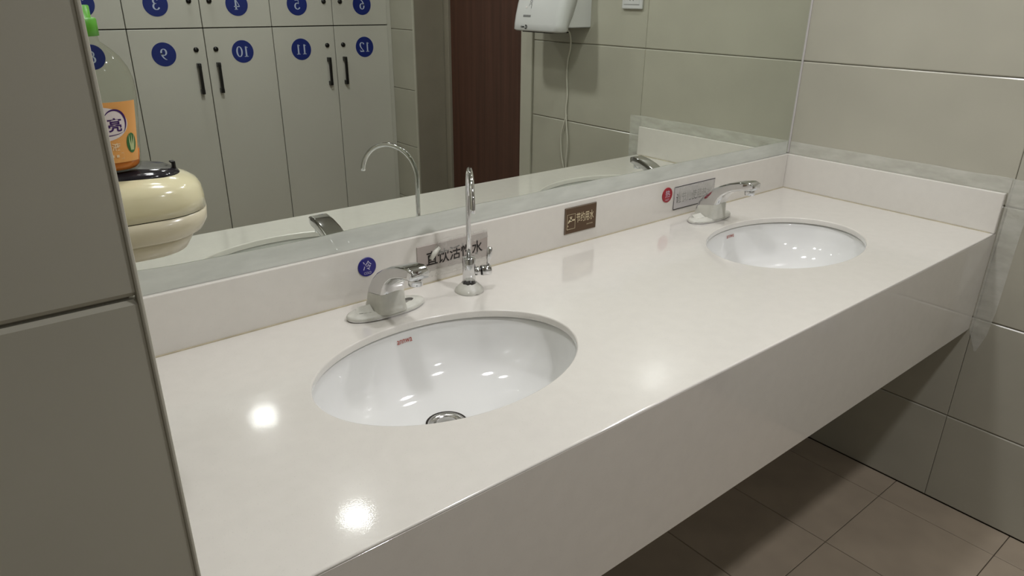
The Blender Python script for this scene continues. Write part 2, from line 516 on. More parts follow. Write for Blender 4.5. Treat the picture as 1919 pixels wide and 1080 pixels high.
# ------------------------------------------------------------------ downlights in the ceiling
def downlight(x, y, k, label):
    t = empty('downlight', (x, y, ZC), label, 'ceiling light', 'recessed ceiling downlights')
    prof = [(0.0655, -0.0005), (0.068, -0.006), (0.076, -0.008), (0.086, -0.006), (0.088, 0.0)]
    link('trim_ring', fin(lathe_bm((x, y, ZC), prof, 40, cap0=False, cap1=False), 'trim_ring'), 'white_plastic', t, True)
    link('diffuser', fin(lathe_bm((x, y, ZC), [(0.001, -0.0042), (0.065, -0.003)], 28, cap0=True, cap1=False), 'diffuser'), 'lamp_glow_%d' % k, t)
downlight(-0.965, -1.165, 0, 'round recessed ceiling downlight above the front of the sink counter')
downlight(-0.985, -2.18, 1, 'round recessed ceiling downlight just in front of the lockers')
downlight(-1.43, -0.20, 2, 'added unseen fill downlight over the basin nearest the left wall')  # added lamp, not in view, brightens the counter and upper walls
downlight(-0.46, -0.20, 2, 'added unseen fill downlight over the far basin by the right wall')  # second added lamp, same purpose at the far end

# ------------------------------------------------------------------ worktop
SINKS = [(-1.4292, -0.2925), (-0.4602, -0.2905)]
SA, SB = 0.2270, 0.1590
ct = empty('vanity_counter', (-0.95, -DEP / 2, Z0), 'long white speckled stone counter with splashbacks and deep front panel', 'counter')
def top_mesh():
    c = bpy.data.curves.new('t', 'CURVE'); c.dimensions = '2D'; c.fill_mode = 'BOTH'
    def poly(pts):
        s = c.splines.new('POLY'); s.points.add(len(pts) - 1); s.use_cyclic_u = True
        for p, q in zip(s.points, pts): p.co = (q[0], q[1], 0, 1)
    b = 0.0026
    poly([(XP + 0.001 + b, -DEP + b), (XR - 0.0005 - b, -DEP + b), (XR - 0.0005 - b, YM + 0.006 - b), (XP + 0.001 + b, YM + 0.006 - b)])
    for cx, cy in SINKS:
        poly([(cx + (SA + b) * math.cos(2 * math.pi * i / 96), cy + (SB + b) * math.sin(2 * math.pi * i / 96)) for i in range(96)])
    c.extrude = 0.007 - b
    c.bevel_depth = b; c.bevel_resolution = 3
    o = bpy.data.objects.new('t', c); COL.objects.link(o); bpy.context.view_layer.update()
    me = bpy.data.meshes.new_from_object(o.evaluated_get(bpy.context.evaluated_depsgraph_get()))
    bpy.data.objects.remove(o)
    me.materials.clear()
    for v in me.vertices: v.co.z += Z0 - 0.007
    return me
link('worktop', top_mesh(), 'counter', ct)
box('front_panel', XP + 0.001, XR - 0.0005, -DEP - 0.0003, -DEP + 0.020, Z0 - 0.2653, Z0 - 0.0032, 'counter', ct, 0.0003, 1)
HS = 0.1024
box('backsplash', XP + 0.001, XR - 0.014, 0.0, YM + 0.006, Z0 + 0.0002, Z0 + HS, 'counter', ct, 0.002)
box('side_splash', 0.0, XR - 0.0005, -DEP + 0.001, YM + 0.006, Z0 + 0.0002, Z0 + HS, 'counter', ct, 0.002)
sb = box_bm(XP + 0.002, 0.0, -0.0022, 0.0002, Z0 - 0.0002, Z0 + 0.0016)
box_bm(-0.0018, 0.0002, -DEP + 0.01, 0.0, Z0 - 0.0002, Z0 + 0.0014, bm=sb)
link('sealant_joint', fin(sb, 'sealant_joint'), 'sealant', ct)
for bx in (-1.80, -0.95, -0.12):
    box('support_bracket', bx - 0.02, bx + 0.02, -DEP + 0.021, YM + 0.0, Z0 - 0.06, Z0 - 0.0145, 'steel', ct)

# ------------------------------------------------------------------ basins
def basin(cx, cy, label, logo_dx):
    t = empty('basin', (cx, cy, Z0 - 0.15), label, 'sink', 'oval white basins set under the counter')
    prof_in = [(1.035, -0.0215), (1.022, -0.024), (1.010, -0.030), (0.985, -0.048), (0.94, -0.072), (0.86, -0.098), (0.73, -0.120), (0.56, -0.135), (0.38, -0.1425), (0.22, -0.1455), (0.135, -0.1470)]
    dx, dy = -0.004, 0.020
    rings = []
    n = 72
    prof_in = [(r, z + 0.006 if z > -0.031 else -0.03 + (z + 0.03) * 0.855) for r, z in prof_in]
    for r, z in prof_in:
        k = max(0.0, min(1.0, (1 - r)))
        rings.append([Vector((cx + dx * k + (SA * r if r > .2 else 0.031) * math.cos(2 * math.pi * i / n), cy + dy * k + (SB * r if r > .2 else 0.031) * math.sin(2 * math.pi * i / n), Z0 + z)) for i in range(n)])
    outer = []
    for r, z in reversed([(1.10, -0.0155), (1.09, -0.028), (1.03, -0.055), (0.93, -0.092), (0.74, -0.126), (0.40, -0.144), (0.16, -0.147)]):
        k = max(0.0, min(1.0, (1 - r)))
        outer.append([Vector((cx + dx * k + SA * r * math.cos(2 * math.pi * i / n), cy + dy * k + SB * r * math.sin(2 * math.pi * i / n), Z0 + z)) for i in range(n)])
    bm = loft_bm(outer + rings, False, False)
    link('bowl', fin(bm, 'bowl'), 'porcelain', t, True)
    d = (cx + dx * .865, cy + dy * .865)
    dc = (d[0], d[1], Z0 - 0.1300)
    link('drain_flange', fin(lathe_bm(dc, [(0.0325, 0.0), (0.0328, 0.0026), (0.030, 0.0036), (0.0235, 0.0010), (0.021, -0.004)], 36, cap0=False, cap1=False), 'drain_flange'), 'steel', t, True)
    link('drain_seal', fin(lathe_bm(dc, [(0.0355, -0.001), (0.0355, 0.0026), (0.0310, 0.0029)], 36, cap0=False, cap1=False), 'drain_seal'), 'dark_gap', t, True)
    link('drain_plug', fin(lathe_bm(dc, [(0.0195, -0.004), (0.0195, 0.002), (0.015, 0.0045), (0.004, 0.0050)], 30), 'drain_plug'), 'steel', t, True)
    link('drain_pipe', fin(lathe_bm((d[0], d[1], Z0), [(0.022, -0.136), (0.022, -0.24), (0.030, -0.245), (0.030, -0.30), (0.018, -0.31)], 20), 'drain_pipe'), 'steel', t, True)
    # printed maker's mark high on the back of the bowl, following the curve
    me = text_mesh('annwa', 0.030, 0.0075)
    def wrapit(u, v):
        x = cx + logo_dx + u
        z = -0.0325 + v
        r = 1.010 + (z + 0.024) / (-0.0214) * (-0.025)
        yy = cy + SB * r * math.sqrt(max(0, 1 - ((x - cx) / (SA * r)) ** 2))
        return (x, yy - 0.0012, Z0 + z)
    xform(me, wrapit)
    link('maker_mark', me, 'logo_red', t)
basin(*SINKS[0], 'oval white basin nearest the grey tiled wall, with the drain showing', 0.004)
basin(*SINKS[1], 'oval white basin at the far end, beside the side splash', 0.006)

# ------------------------------------------------------------------ basin taps
def rrect(cx, cy, hx, hy, r, n=6):
    out = []
    for sx, sy, a0 in ((1, 1, 0), (-1, 1, 90), (-1, -1, 180), (1, -1, 270)):
        for i in range(n + 1):
            a = math.radians(a0 + 90 * i / n)
            out.append((cx + sx * (hx - r) + r * math.cos(a), cy + sy * (hy - r) + r * math.sin(a)))
    return out

def basin_tap(cx, label, hx=0.077, cy=-0.066, wrap_h=0.045):
    t = empty('basin_tap', (cx, cy, Z0), label, 'tap', 'low chrome basin taps')
    # base plate, pointed oval
    n = 56
    def plate(s, z):
        return [Vector((cx + (hx + s) * math.copysign(abs(math.cos(a)) ** 0.92, math.cos(a)), cy + (0.032 + s) * math.copysign(abs(math.sin(a)) ** 0.92, math.sin(a)), Z0 + z)) for a in [2 * math.pi * i / n for i in range(n)]]
    link('base_plate', fin(loft_bm([plate(-0.001, 0.0003), plate(0, 0.002), plate(0, 0.005), plate(-0.004, 0.0075), plate(-0.02, 0.0085)]), 'base_plate'), 'chrome', t, True)
    # body and spout: cross-sections along a bent spine (y, z, half width, half height)
    # section stations: centre (y,z), tilt, half width x, half thickness
    # (inner edge y, z), (outer edge y, z), half width
    st = [((-.098, .006), (-.032, .006), .0255), ((-.098, .030), (-.034, .028), .0245), ((-.099, .047), (-.040, .044), .0235),
          ((-.104, .060), (-.053, .063), .0228), ((-.113, .073), (-.073, .0815), .0220), ((-.127, .0840), (-.098, .0965), .0212),
          ((-.143, .0915), (-.124, .1085), .0205), ((-.160, .0960), (-.150, .1165), .0198), ((-.178, .0985), (-.177, .1210), .0190), ((-.1885, .1010), (-.190, .1170), .0172)]
    rings = []
    for (y0, z0), (y1, z1), hw in st:
        lo = Vector((0, y0, z0)); hi = Vector((0, y1, z1))
        up = (hi - lo).normalized(); ht = (hi - lo).length / 2; mid = (lo + hi) / 2
        rings.append([Vector((cx, 0, Z0)) + mid + Vector((1, 0, 0)) * px + up * py for px, py in rrect(0, 0, hw, ht, min(hw, ht) * 0.42)])
    link('spout', fin(loft_bm(rings), 'spout'), 'chrome', t, True)
    link('aerator', fin(lathe_bm((cx, -0.1735, Z0), [(0.0115, 0.102), (0.0125, 0.097), (0.0125, 0.0870), (0.010, 0.0860)], 28), 'aerator'), 'chrome', t, True)
    # protective film round the foot of the body and over the plate
    wr_ = []
    for k, (z, g) in enumerate([(0.009, 0.0035), (0.020, 0.0022), (0.034, 0.0016), (wrap_h, 0.0012)]):
        f = z / 0.046
        hw = 0.0255 - 0.002 * f + g; ht = 0.033 - 0.0032 * f + g
        yc = -0.065 - 0.0045 * f
        wr_.append([Vector((cx + px, yc + py, Z0 + z + (0.0035 * (px / hw) if k == 3 else 0) - (0.006 * (py / ht) if k == 3 else 0))) for px, py in rrect(0, 0, hw, ht, 0.014)])
    link('film_wrap', fin(loft_bm(wr_, False, False), 'film_wrap'), 'film_wrap', t, True)
    rnd = random.Random(int(abs(cx) * 100))
    pr = []
    for s, z in ((0.0012, 0.0035), (0.0008, 0.0062), (-0.004, 0.0092), (-0.020, 0.0102)):
        ring = plate(s, z)
        pr.append([v + Vector((0, 0, rnd.uniform(0, 0.0014))) for v in ring])
    link('film_skirt', fin(loft_bm(pr, False, False), 'film_skirt'), 'film_wrap', t, True)
    # small loose fold of film standing at the left end of the plate
    fb = bmesh.new()
    vs = [fb.verts.new((cx - 0.060, cy + 0.002, Z0 + 0.0095)), fb.verts.new((cx - 0.030, cy - 0.010, Z0 + 0.0105)), fb.verts.new((cx - 0.028, cy + 0.010, Z0 + 0.018)), fb.verts.new((cx - 0.050, cy + 0.018, Z0 + 0.014))]
    fb.faces.new(vs)
    q = link('film_fold', fin(fb, 'film_fold'), 'film_wrap', t)
    sm = q.modifiers.new('s', 'SOLIDIFY'); sm.thickness = 0.0006
basin_tap(-1.4205, 'chrome basin tap under the round blue sticker, its foot wrapped in film')
basin_tap(-0.459, 'chrome basin tap in front of the pale framed sign at the far basin')

# ------------------------------------------------------------------ drinking water tap
def drinking_tap():
    x, y = -1.2445, -0.0805
    t = empty('drinking_tap', (x, y, Z0), 'tall gooseneck chrome drinking water tap with side lever', 'tap')
    link('flange', fin(lathe_bm((x, y, Z0), [(0.0262, 0.0003), (0.0265, 0.003), (0.024, 0.0058), (0.018, 0.0082), (0.0130, 0.0095)], 36), 'flange'), 'chrome', t, True)
    link('body', fin(lathe_bm((x, y, Z0), [(0.0128, 0.008), (0.0128, 0.069), (0.0118, 0.0705), (0.0065, 0.0708)], 32), 'body'), 'chrome', t, True)
    R = 0.0625
    dv = Vector((-0.527, -0.850, 0)).normalized()
    pts = [Vector((x, y, Z0 + 0.066)), Vector((x, y, Z0 + 0.12)), Vector((x, y, Z0 + 0.165))]
    pts += [Vector((x, y, Z0 + 0.191)) + dv * (R - R * math.cos(math.radians(a))) + Vector((0, 0, R * math.sin(math.radians(a)))) for a in range(0, 173, 9)]
    pts += [pts[-1] + Vector((0, 0, -0.006))]
    gp = link('gooseneck', fin(tube_bm(pts, 0.0047, 16), 'gooseneck'), 'chrome', t, True)
    # valve pointing to the right front, with a short lever
    d = Vector((0.93, -0.36, 0.0)).normalized()
    p = Vector((x, y, Z0 + 0.040))
    link('valve_neck', fin(cyl_bm(p + d * 0.008, p + d * 0.0235, 0.0085, 0.0088), 'valve_neck'), 'chrome', t, True)
    link('valve_ring', fin(cyl_bm(p + d * 0.0235, p + d * 0.0248, 0.0092), 'valve_ring'), 'black_metal', t, True)
    link('valve_knob', fin(tube_bm([p + d * 0.0248, p + d * 0.026, p + d * 0.042, p + d * 0.0436], [0.0098, 0.0104, 0.0104, 0.0092], 26), 'valve_knob'), 'chrome', t, True)
    q = p + d * 0.0365
    up = Vector((0.14, -0.02, 1)).normalized()
    link('lever', fin(tube_bm([q, q + up * 0.020, q + up * 0.024, q + up * 0.044, q + up * 0.0465], [0.0030, 0.0034, 0.0050, 0.0054, 0.0036], 18), 'lever'), 'chrome', t, True)
    # film round the flange
    rnd = random.Random(4)
    rr = []
    for r, z in ((0.0278, 0.001), (0.0268, 0.0050), (0.0205, 0.0115), (0.0140, 0.0175)):
        rr.append([Vector((x + (r + rnd.uniform(0, 0.0012)) * math.cos(2 * math.pi * i / 30), y + (r + rnd.uniform(0, 0.0012)) * math.sin(2 * math.pi * i / 30), Z0 + z + rnd.uniform(-0.0008, 0.0012))) for i in range(30)])
    link('film_skirt', fin(loft_bm(rr, False, False), 'film_skirt'), 'film_wrap', t, True)
drinking_tap()

# ------------------------------------------------------------------ mirror
mr = empty('wall_mirror', (-0.95, YM, Z0 + HS), 'large frameless wall mirror above the sink counter', 'mirror')
box('mirror_glass', XP + 0.002, XR - 0.0045, YM, YM + 0.005, Z0 + HS + 0.0015, ZC - 0.03, 'mirror', mr)
box('edge_sealant', XR - 0.0045, XR - 0.0003, YM - 0.003, YM + 0.004, Z0 + HS + 0.0015, ZC - 0.03, 'sign_white', mr, 0.001)

# ------------------------------------------------------------------ strips of protective film
def strip(name, pts, nrm, m, label, th=0.0005):
    """flat film: outline points in order, thickness along nrm"""
    bm = bmesh.new()
    bm.faces.new([bm.verts.new(Vector(p) + Vector(nrm) * th) for p in pts])
    o = link(name, fin(bm, name), m)
    tag(o, label, 'film strip', 'strips of milky protective film')
    return o
def wavy(a, b, k, fn, amp, seed):
    rnd = random.Random(seed)
    return [fn(a + (b - a) * i / k, rnd.uniform(-amp, amp)) for i in range(k + 1)]
top = wavy(-0.001, XP + 0.004, 24, lambda s, e: (s, YM - 0.0004, Z0 + 0.1405 + e + (0.006 if s < -1.75 else 0)), 0.0012, 1)
strip('film_strip', [(XP + 0.004, YM - 0.0004, Z0 + HS + 0.0005), (-0.001, YM - 0.0004, Z0 + HS + 0.0005)] + top, (0, -1, 0), 'film_mirror', 'long milky film strip along the bottom of the mirror')
top = wavy(-0.585, YM - 0.004, 14, lambda s, e: (XR - 0.0004, s, Z0 + 0.1405 + e - 0.0015), 0.001, 2)
strip('film_strip', [(XR - 0.0004, YM - 0.004, Z0 + HS + 0.0005), (XR - 0.0004, -0.585, Z0 + HS + 0.0005)] + top, (-1, 0, 0), 'film', 'milky film strip on the tiles above the side splash')
side = [(XR - 0.0004, -DEP - 0.002, Z0 + 0.1390), (XR - 0.0004, -0.634, Z0 + 0.1360), (XR - 0.0004, -0.631, Z0 + 0.0), (XR - 0.0004, -0.629, Z0 - 0.20), (XR - 0.0004, -0.624, Z0 - 0.268), (XR - 0.0004, -0.611, Z0 - 0.318), (XR - 0.0004, -0.606, Z0 - 0.322), (XR - 0.0004, -0.590, Z0 - 0.285), (XR - 0.0004, -DEP - 0.002, Z0 - 0.268)]
strip('film_strip', side, (-1, 0, 0), 'film', 'vertical milky film strip on the tiles past the end of the counter')

# ------------------------------------------------------------------ signs and stickers on the splashback
YS = -0.0002
def on_splash(cx, cz, off):
    return lambda u, v: (cx + u, YS - off, Z0 + cz + v)
def text_on(t, name, s, cx, cz, wd, hg, off, m, bold=0.0, rot=0.0):
    me = text_mesh(s, wd, hg, bold=bold)
    c_, s_ = math.cos(rot), math.sin(rot)
    f = on_splash(cx, cz, off)
    xform(me, lambda u, v: f(u * c_ - v * s_, u * s_ + v * c_))
    return link(name, me, m, t)
def dot(cx, cz, r, m, ch, sub, label):
    t = empty('round_sticker', (cx, YS, Z0 + cz), label, 'sticker')
    bm = bmesh.new()
    rings = [[Vector((cx + q * math.cos(2 * math.pi * i / 40), YS - d, Z0 + cz + q * math.sin(2 * math.pi * i / 40))) for i in range(40)] for q, d in ((r, 0.0), (r, 0.0016), (r - 0.001, 0.0022))]
    link('disc', fin(loft_bm(rings), 'disc'), m, t)
    text_on(t, 'lettering', ch, cx, cz + r * 0.17, r * 0.95, r * 1.0, 0.0024, 'dot_print')
    text_on(t, 'lettering', sub, cx, cz - r * 0.62, r * 0.8, r * 0.26, 0.0024, 'dot_print')
dot(-1.4205, 0.0665, 0.0185, 'blue_dot', '冷', 'COLD', 'round dark blue sticker marking cold water')
dot(-0.5595, 0.0650, 0.0195, 'red_dot', '热', 'HOT', 'round red sticker marking hot water')

def plate(name, x0, x1, z0, z1, m, label, th=0.0022):
    t = empty(name, ((x0 + x1) / 2, YS, Z0 + z0), label, 'sign')
    box('plate', x0, x1, YS - th, YS, Z0 + z0, Z0 + z1, m, t, 0.0006, 1)
    return t
# drinking-water sign, partly under film
t = plate('drinking_water_sign', -1.3125, -1.1405, 0.027, 0.0815, 'sign_grey', 'grey metal sign with black characters behind the drinking water tap')
text_on(t, 'lettering', '直饮活性水', -1.2230, 0.0525, 0.138, 0.030, 0.0026, 'sign_black', bold=0.012)
def film_piece(parent, pts, off, mm='film_thin'):
    bm = bmesh.new()
    bm.faces.new([bm.verts.new((a, YS - off, Z0 + b)) for a, b in pts])
    return link('film_patch', fin(bm, 'film_patch'), mm, parent)
film_piece(t, [(-1.298, 0.014), (-1.1395, 0.014), (-1.1395, 0.044), (-1.298, 0.036), (-1.303, 0.028)], 0.0029)
film_piece(t, [(-1.275, 0.056), (-1.1405, 0.070), (-1.142, 0.088), (-1.262, 0.0865), (-1.274, 0.072)], 0.0029)
cb = tube_bm([(-1.284, YS - 0.006, Z0 + 0.052), (-1.275, YS - 0.0065, Z0 + 0.064), (-1.262, YS - 0.005, Z0 + 0.072)], [0.004, 0.0050, 0.0035], 14)
link('film_curl', fin(cb, 'film_curl'), 'film_wrap', t, True)
# save-water sign
t = plate('save_water_sign', -0.9195, -0.8190, 0.0285, 0.0910, 'sign_brown', 'small brown metal sign with pale characters and a tap icon')
text_on(t, 'lettering', '节约用水', -0.8560, 0.0635, 0.056, 0.0235, 0.0026, 'sign_gold', bold=0.004)
text_on(t, 'lettering', 'SAVE WATER', -0.8400, 0.0430, 0.020, 0.0028, 0.0026, 'sign_gold')
ib = bmesh.new()
stroke(ib, [(-0.913, 0.040), (-0.888, 0.040), (-0.888, 0.075), (-0.913, 0.075), (-0.913, 0.040)], 0.0012)
stroke(ib, [(-0.889, 0.0605), (-0.900, 0.0605)], 0.0035)
stroke(ib, [(-0.898, 0.0605), (-0.906, 0.0600), (-0.9095, 0.055)], [0.006, 0.0050, 0.0028])
stroke(ib, [(-0.9015, 0.0605), (-0.9015, 0.0685)], [0.006, 0.0035]); stroke(ib, [(-0.9055, 0.0685), (-0.8975, 0.0685)], 0.0022)
stroke(ib, [(-0.9098, 0.050), (-0.9098, 0.0465)], [0.0012, 0.0022])
me = fin(ib, 'icon'); xform(me, lambda u, v: (u, YS - 0.0026, Z0 + v)); link('tap_icon', me, 'sign_gold', t)
bb = bmesh.new()
stroke(bb, [(-0.9185, 0.0295), (-0.8200, 0.0295), (-0.8200, 0.0900), (-0.9185, 0.0900), (-0.9185, 0.0295)], 0.0011)
me = fin(bb, 'border'); xform(me, lambda u, v: (u, YS - 0.00245, Z0 + v)); link('border', me, 'frame_grey', t)
# hot-water sign behind the far tap
t = plate('hot_water_sign', -0.5330, -0.3610, 0.0200, 0.0820, 'sign_white', 'pale grey sign with thin dark border behind the far tap')
bb = bmesh.new()
stroke(bb, [(-0.5320, 0.0210), (-0.3620, 0.0210), (-0.3620, 0.0810), (-0.5320, 0.0810), (-0.5320, 0.0210)], 0.0022)
me = fin(bb, 'border'); xform(me, lambda u, v: (u, YS - 0.00245, Z0 + v)); link('border', me, 'sign_black', t)
text_on(t, 'lettering', '请节约使用热水', -0.4480, 0.0500, 0.150, 0.026, 0.0026, 'sign_black', bold=0.0)
film_piece(t, [(-0.5200, 0.0400), (-0.3625, 0.0400), (-0.3625, 0.0795), (-0.5120, 0.0795)], 0.0029)
film_piece(t, [(-0.5180, 0.0400), (-0.3700, 0.0400), (-0.3700, 0.0745), (-0.5100, 0.0745)], 0.0034)

# ------------------------------------------------------------------ wall-mounted dispenser and hand-wash bottle at the left end
def dring(z, xr, yf, yb, r, tilt=0.0, n=8, x0=XP + 0.001):
    """D-shaped ring against the left wall; free end rounded"""
    pts = [(x0, yb), (x0, yf)]
    for i in range(n + 1):
        a = math.radians(-90 + 90 * i / n); pts.append((xr - r + r * math.cos(a), yf + r + r * math.sin(a)))
    for i in range(n + 1):
        a = math.radians(90 * i / n); pts.append((xr - r + r * math.cos(a), yb - r + r * math.sin(a)))
    return [Vector((x, y, Z0 + z - tilt * (x - XP))) for x, y in pts]
YA, YB = -0.366, -0.248
t = empty('wall_dispenser', (XP, (YA + YB) / 2, Z0 + 0.279), 'cream wall-mounted dispenser with smoked lid on the tiled side wall', 'dispenser')
XD = -1.7695
link('foot', fin(loft_bm([dring(.279, XD - .024, YA + .012, YB - .012, .044), dring(.292, XD - .017, YA + .007, YB - .007, .046), dring(.299, XD - .015, YA + .007, YB - .007, .046)]), 'foot'), 'cream_low', t, True)
link('lower_shell', fin(loft_bm([dring(.2955, XD - .015, YA + .005, YB - .005, .046), dring(.2985, XD - .007, YA + .002, YB - .002, .050), dring(.308, XD - .001, YA, YB, .052), dring(.3205, XD, YA, YB, .052)]), 'lower_shell'), 'cream_low', t, True)
link('seam', fin(loft_bm([dring(.3203, XD - .0015, YA + .0015, YB - .0015, .051), dring(.3219, XD - .0015, YA + .0015, YB - .0015, .051)], False, False), 'seam'), 'dark_gap', t, True)
link('upper_shell', fin(loft_bm([dring(.3217, XD, YA, YB, .052), dring(.334, XD - .0005, YA + .0005, YB - .0005, .052), dring(.346, XD - .002, YA + .002, YB - .002, .052, .01), dring(.3545, XD - .005, YA + .007, YB - .006, .050, .03), dring(.3610, XD - .011, YA + .016, YB - .011, .044, .05), dring(.3660, XD - .020, YA + .028, YB - .018, .034, .065), dring(.3690, XD - .035, YA + .040, YB - .030, .020, .075), dring(.3695, XD - .055, YA + .05, YB - .04, .012, .08)]), 'upper_shell'), 'cream', t, True)
link('smoked_lid', fin(loft_bm([dring(.3625, XD - .0175, YA + .0235, YB - .0130, .036, .058), dring(.3680, XD - .0205, YA + .026, YB - .0155, .034, .066), dring(.3715, XD - .027, YA + .033, YB - .022, .026, .075), dring(.3735, XD - .045, YA + .046, YB - .034, .012, .085)]), 'smoked_lid'), 'smoke', t, True)
hk = box_bm(XD - .0262, XD - .0232, -.3165, -.3095, Z0 + .3600, Z0 + .3690, .0008, 1)
box_bm(XD - .0282, XD - .0232, -.3165, -.3095, Z0 + .3672, Z0 + .3692, .0006, 1, hk)
link('lid_catch', fin(hk, 'lid_catch'), 'black_metal', t)

def bottle():
    cx, cy, bz = -1.8545, -0.318, 0.3685
    t = empty('hand_wash_bottle', (cx, cy, Z0 + bz), 'clear pump bottle of hand wash with green collar and orange label', 'bottle')
    rot = math.radians(-14)         # label looks towards the room
    sx, sy = 1.0, 0.78
    c = (cx, cy, Z0 + bz)
    PR = [(.0255, 0.0005), (.0280, .004), (.0290, .010), (.0318, .035), (.0345, .058), (.0362, .076), (.0355, .088), (.0325, .099), (.0270, .109), (.0195, .117), (.0130, .1225), (.0118, .130)]
    def R_at(z):
        for (r0, z0), (r1, z1) in zip(PR, PR[1:]):
            if z0 <= z <= z1: return r0 + (r1 - r0) * (z - z0) / (z1 - z0)
        return PR[-1][0]
    link('bottle_shell', fin(lathe_bm(c, PR, 56, sx, sy, rot, cap1=False), 'bottle_shell'), 'clear_plastic', t, True)
    link('liquid', fin(lathe_bm(c, [(.0240, .002), (.0270, .0055), (.0279, .011), (.0290, .020)], 48, sx, sy, rot), 'liquid'), 'amber', t, True)
    # wrapped prints on the front: u = arc length, v = height
    def on(off):
        def f(u, v):
            R = R_at(v)
            a = -math.pi / 2 + u / (0.0335 * 0.93)
            x, y = (R + off) * sx * math.cos(a), (R + off) * sy * math.sin(a)
            return (cx + x * math.cos(rot) - y * math.sin(rot), cy + x * math.sin(rot) + y * math.cos(rot), Z0 + bz + v)
        return f
    def patch(name, fn_in, off, m, nu=36, nv=8):
        bm = bmesh.new()
        G = [[bm.verts.new(fn_in(i / nu, j / nv) + (0,)) for i in range(nu + 1)] for j in range(nv + 1)]
        for j in range(nv):
            for i in range(nu): bm.faces.new((G[j][i], G[j][i + 1], G[j + 1][i + 1], G[j + 1][i]))
        me = bpy.data.meshes.new(name); bm.to_mesh(me); bm.free()
        xform(me, on(off)); return link(name, me, m, t)
    lab = patch('label', lambda a, b: (-0.036 + 0.072 * a, 0.0105 + 0.0585 * b), 0.0004, 'orange_label', 44, 4)
    patch('label_oval', lambda a, b: (0.0 + 0.024 * b * math.cos(2 * math.pi * a), 0.0485 + 0.0165 * b * math.sin(2 * math.pi * a)), 0.0008, 'label_white', 40, 6)
    me = text_mesh('蓝月亮', 0.036, 0.0135, bold=0.02); f = on(0.0012); xform(me, lambda u, v: f(u, 0.0475 + v + 0.0004 * u)); link('lettering', me, 'label_purple', t)
    sw = bmesh.new()
    stroke(sw, arc(0.0128, 0.0490, 0.0092, 0.0128, 150, -45, 24), [0.0003 + 0.0016 * math.sin(math.pi * i / 24) for i in range(25)])
    stroke(sw, arc(0.0010, 0.0430, 0.0200, 0.0058, 180, 330, 24), [0.0002 + 0.0009 * math.sin(math.pi * i / 24) for i in range(25)])
    me = bpy.data.meshes.new('swoosh'); sw.to_mesh(me); sw.free(); xform(me, on(0.0012)); link('swoosh', me, 'label_purple', t)
    me = text_mesh('洗手液', 0.024, 0.0078, bold=0.015); xform(me, lambda u, v: f(u + 0.0025, 0.0265 + v)); link('lettering', me, 'label_pale', t)
    bx_ = bmesh.new(); stroke(bx_, [(-.010, .0145), (.0165, .0145), (.0165, .0200), (-.010, .0200), (-.010, .0145)], .0005)
    for k in range(3): stroke(bx_, [(.0005 + k * .0045, .01725), (.0030 + k * .0045, .01725)], .0026)
    me = bpy.data.meshes.new('frame'); bx_.to_mesh(me); bx_.free(); xform(me, on(0.0012)); link('print_box', me, 'label_pale', t)
    patch('leaf_badge', lambda a, b: (0.0265 + 0.0055 * b * math.cos(2 * math.pi * a), 0.0285 + 0.0098 * b * math.sin(2 * math.pi * a)), 0.0009, 'leaf_green', 24, 3)
    lf = bmesh.new()
    for s_ in (-1, 0, 1): stroke(lf, [(0.0265 + s_ * 0.0008, 0.0215), (0.0265 + s_ * 0.0022, 0.029), (0.0265 + s_ * 0.0028, 0.0365)], [0.0022, 0.0016, 0.0004])
    me = bpy.data.meshes.new('leaf'); lf.to_mesh(me); lf.free(); xform(me, on(0.0013)); link('leaf_print', me, 'leaf_pale', t)
    # inner neck foil mark, pump collar and pump
    link('collar', fin(lathe_bm(c, [(.0125, .1275), (.0138, .128), (.0138, .1425), (.0128, .1438), (.0098, .1440), (.0098, .1540), (.0088, .1548)], 36), 'collar'), 'green_cap', t, True)
    link('pump_stem', fin(lathe_bm(c, [(.0042, .154), (.0042, .176)], 20), 'pump_stem'), 'label_pale', t, True)
    pb = lathe_bm(c, [(.0095, .174), (.0110, .178), (.0110, .186), (.0085, .189)], 28)
    d = Vector((math.sin(rot) * 0 + 0.12, -1, 0)).normalized()
    p = Vector(c) + Vector((0, 0, .182))
    tube_bm([p, p + d * .020, p + d * .031 + Vector((0, 0, -.004))], [.0050, .0042, .0036], 12, pb)
    link('pump_head', fin(pb, 'pump_head'), 'green_cap', t, True)
    link('dip_tube', fin(lathe_bm(c, [(.0022, .006), (.0022, .13)], 12), 'dip_tube'), 'label_white', t, True)
bottle()

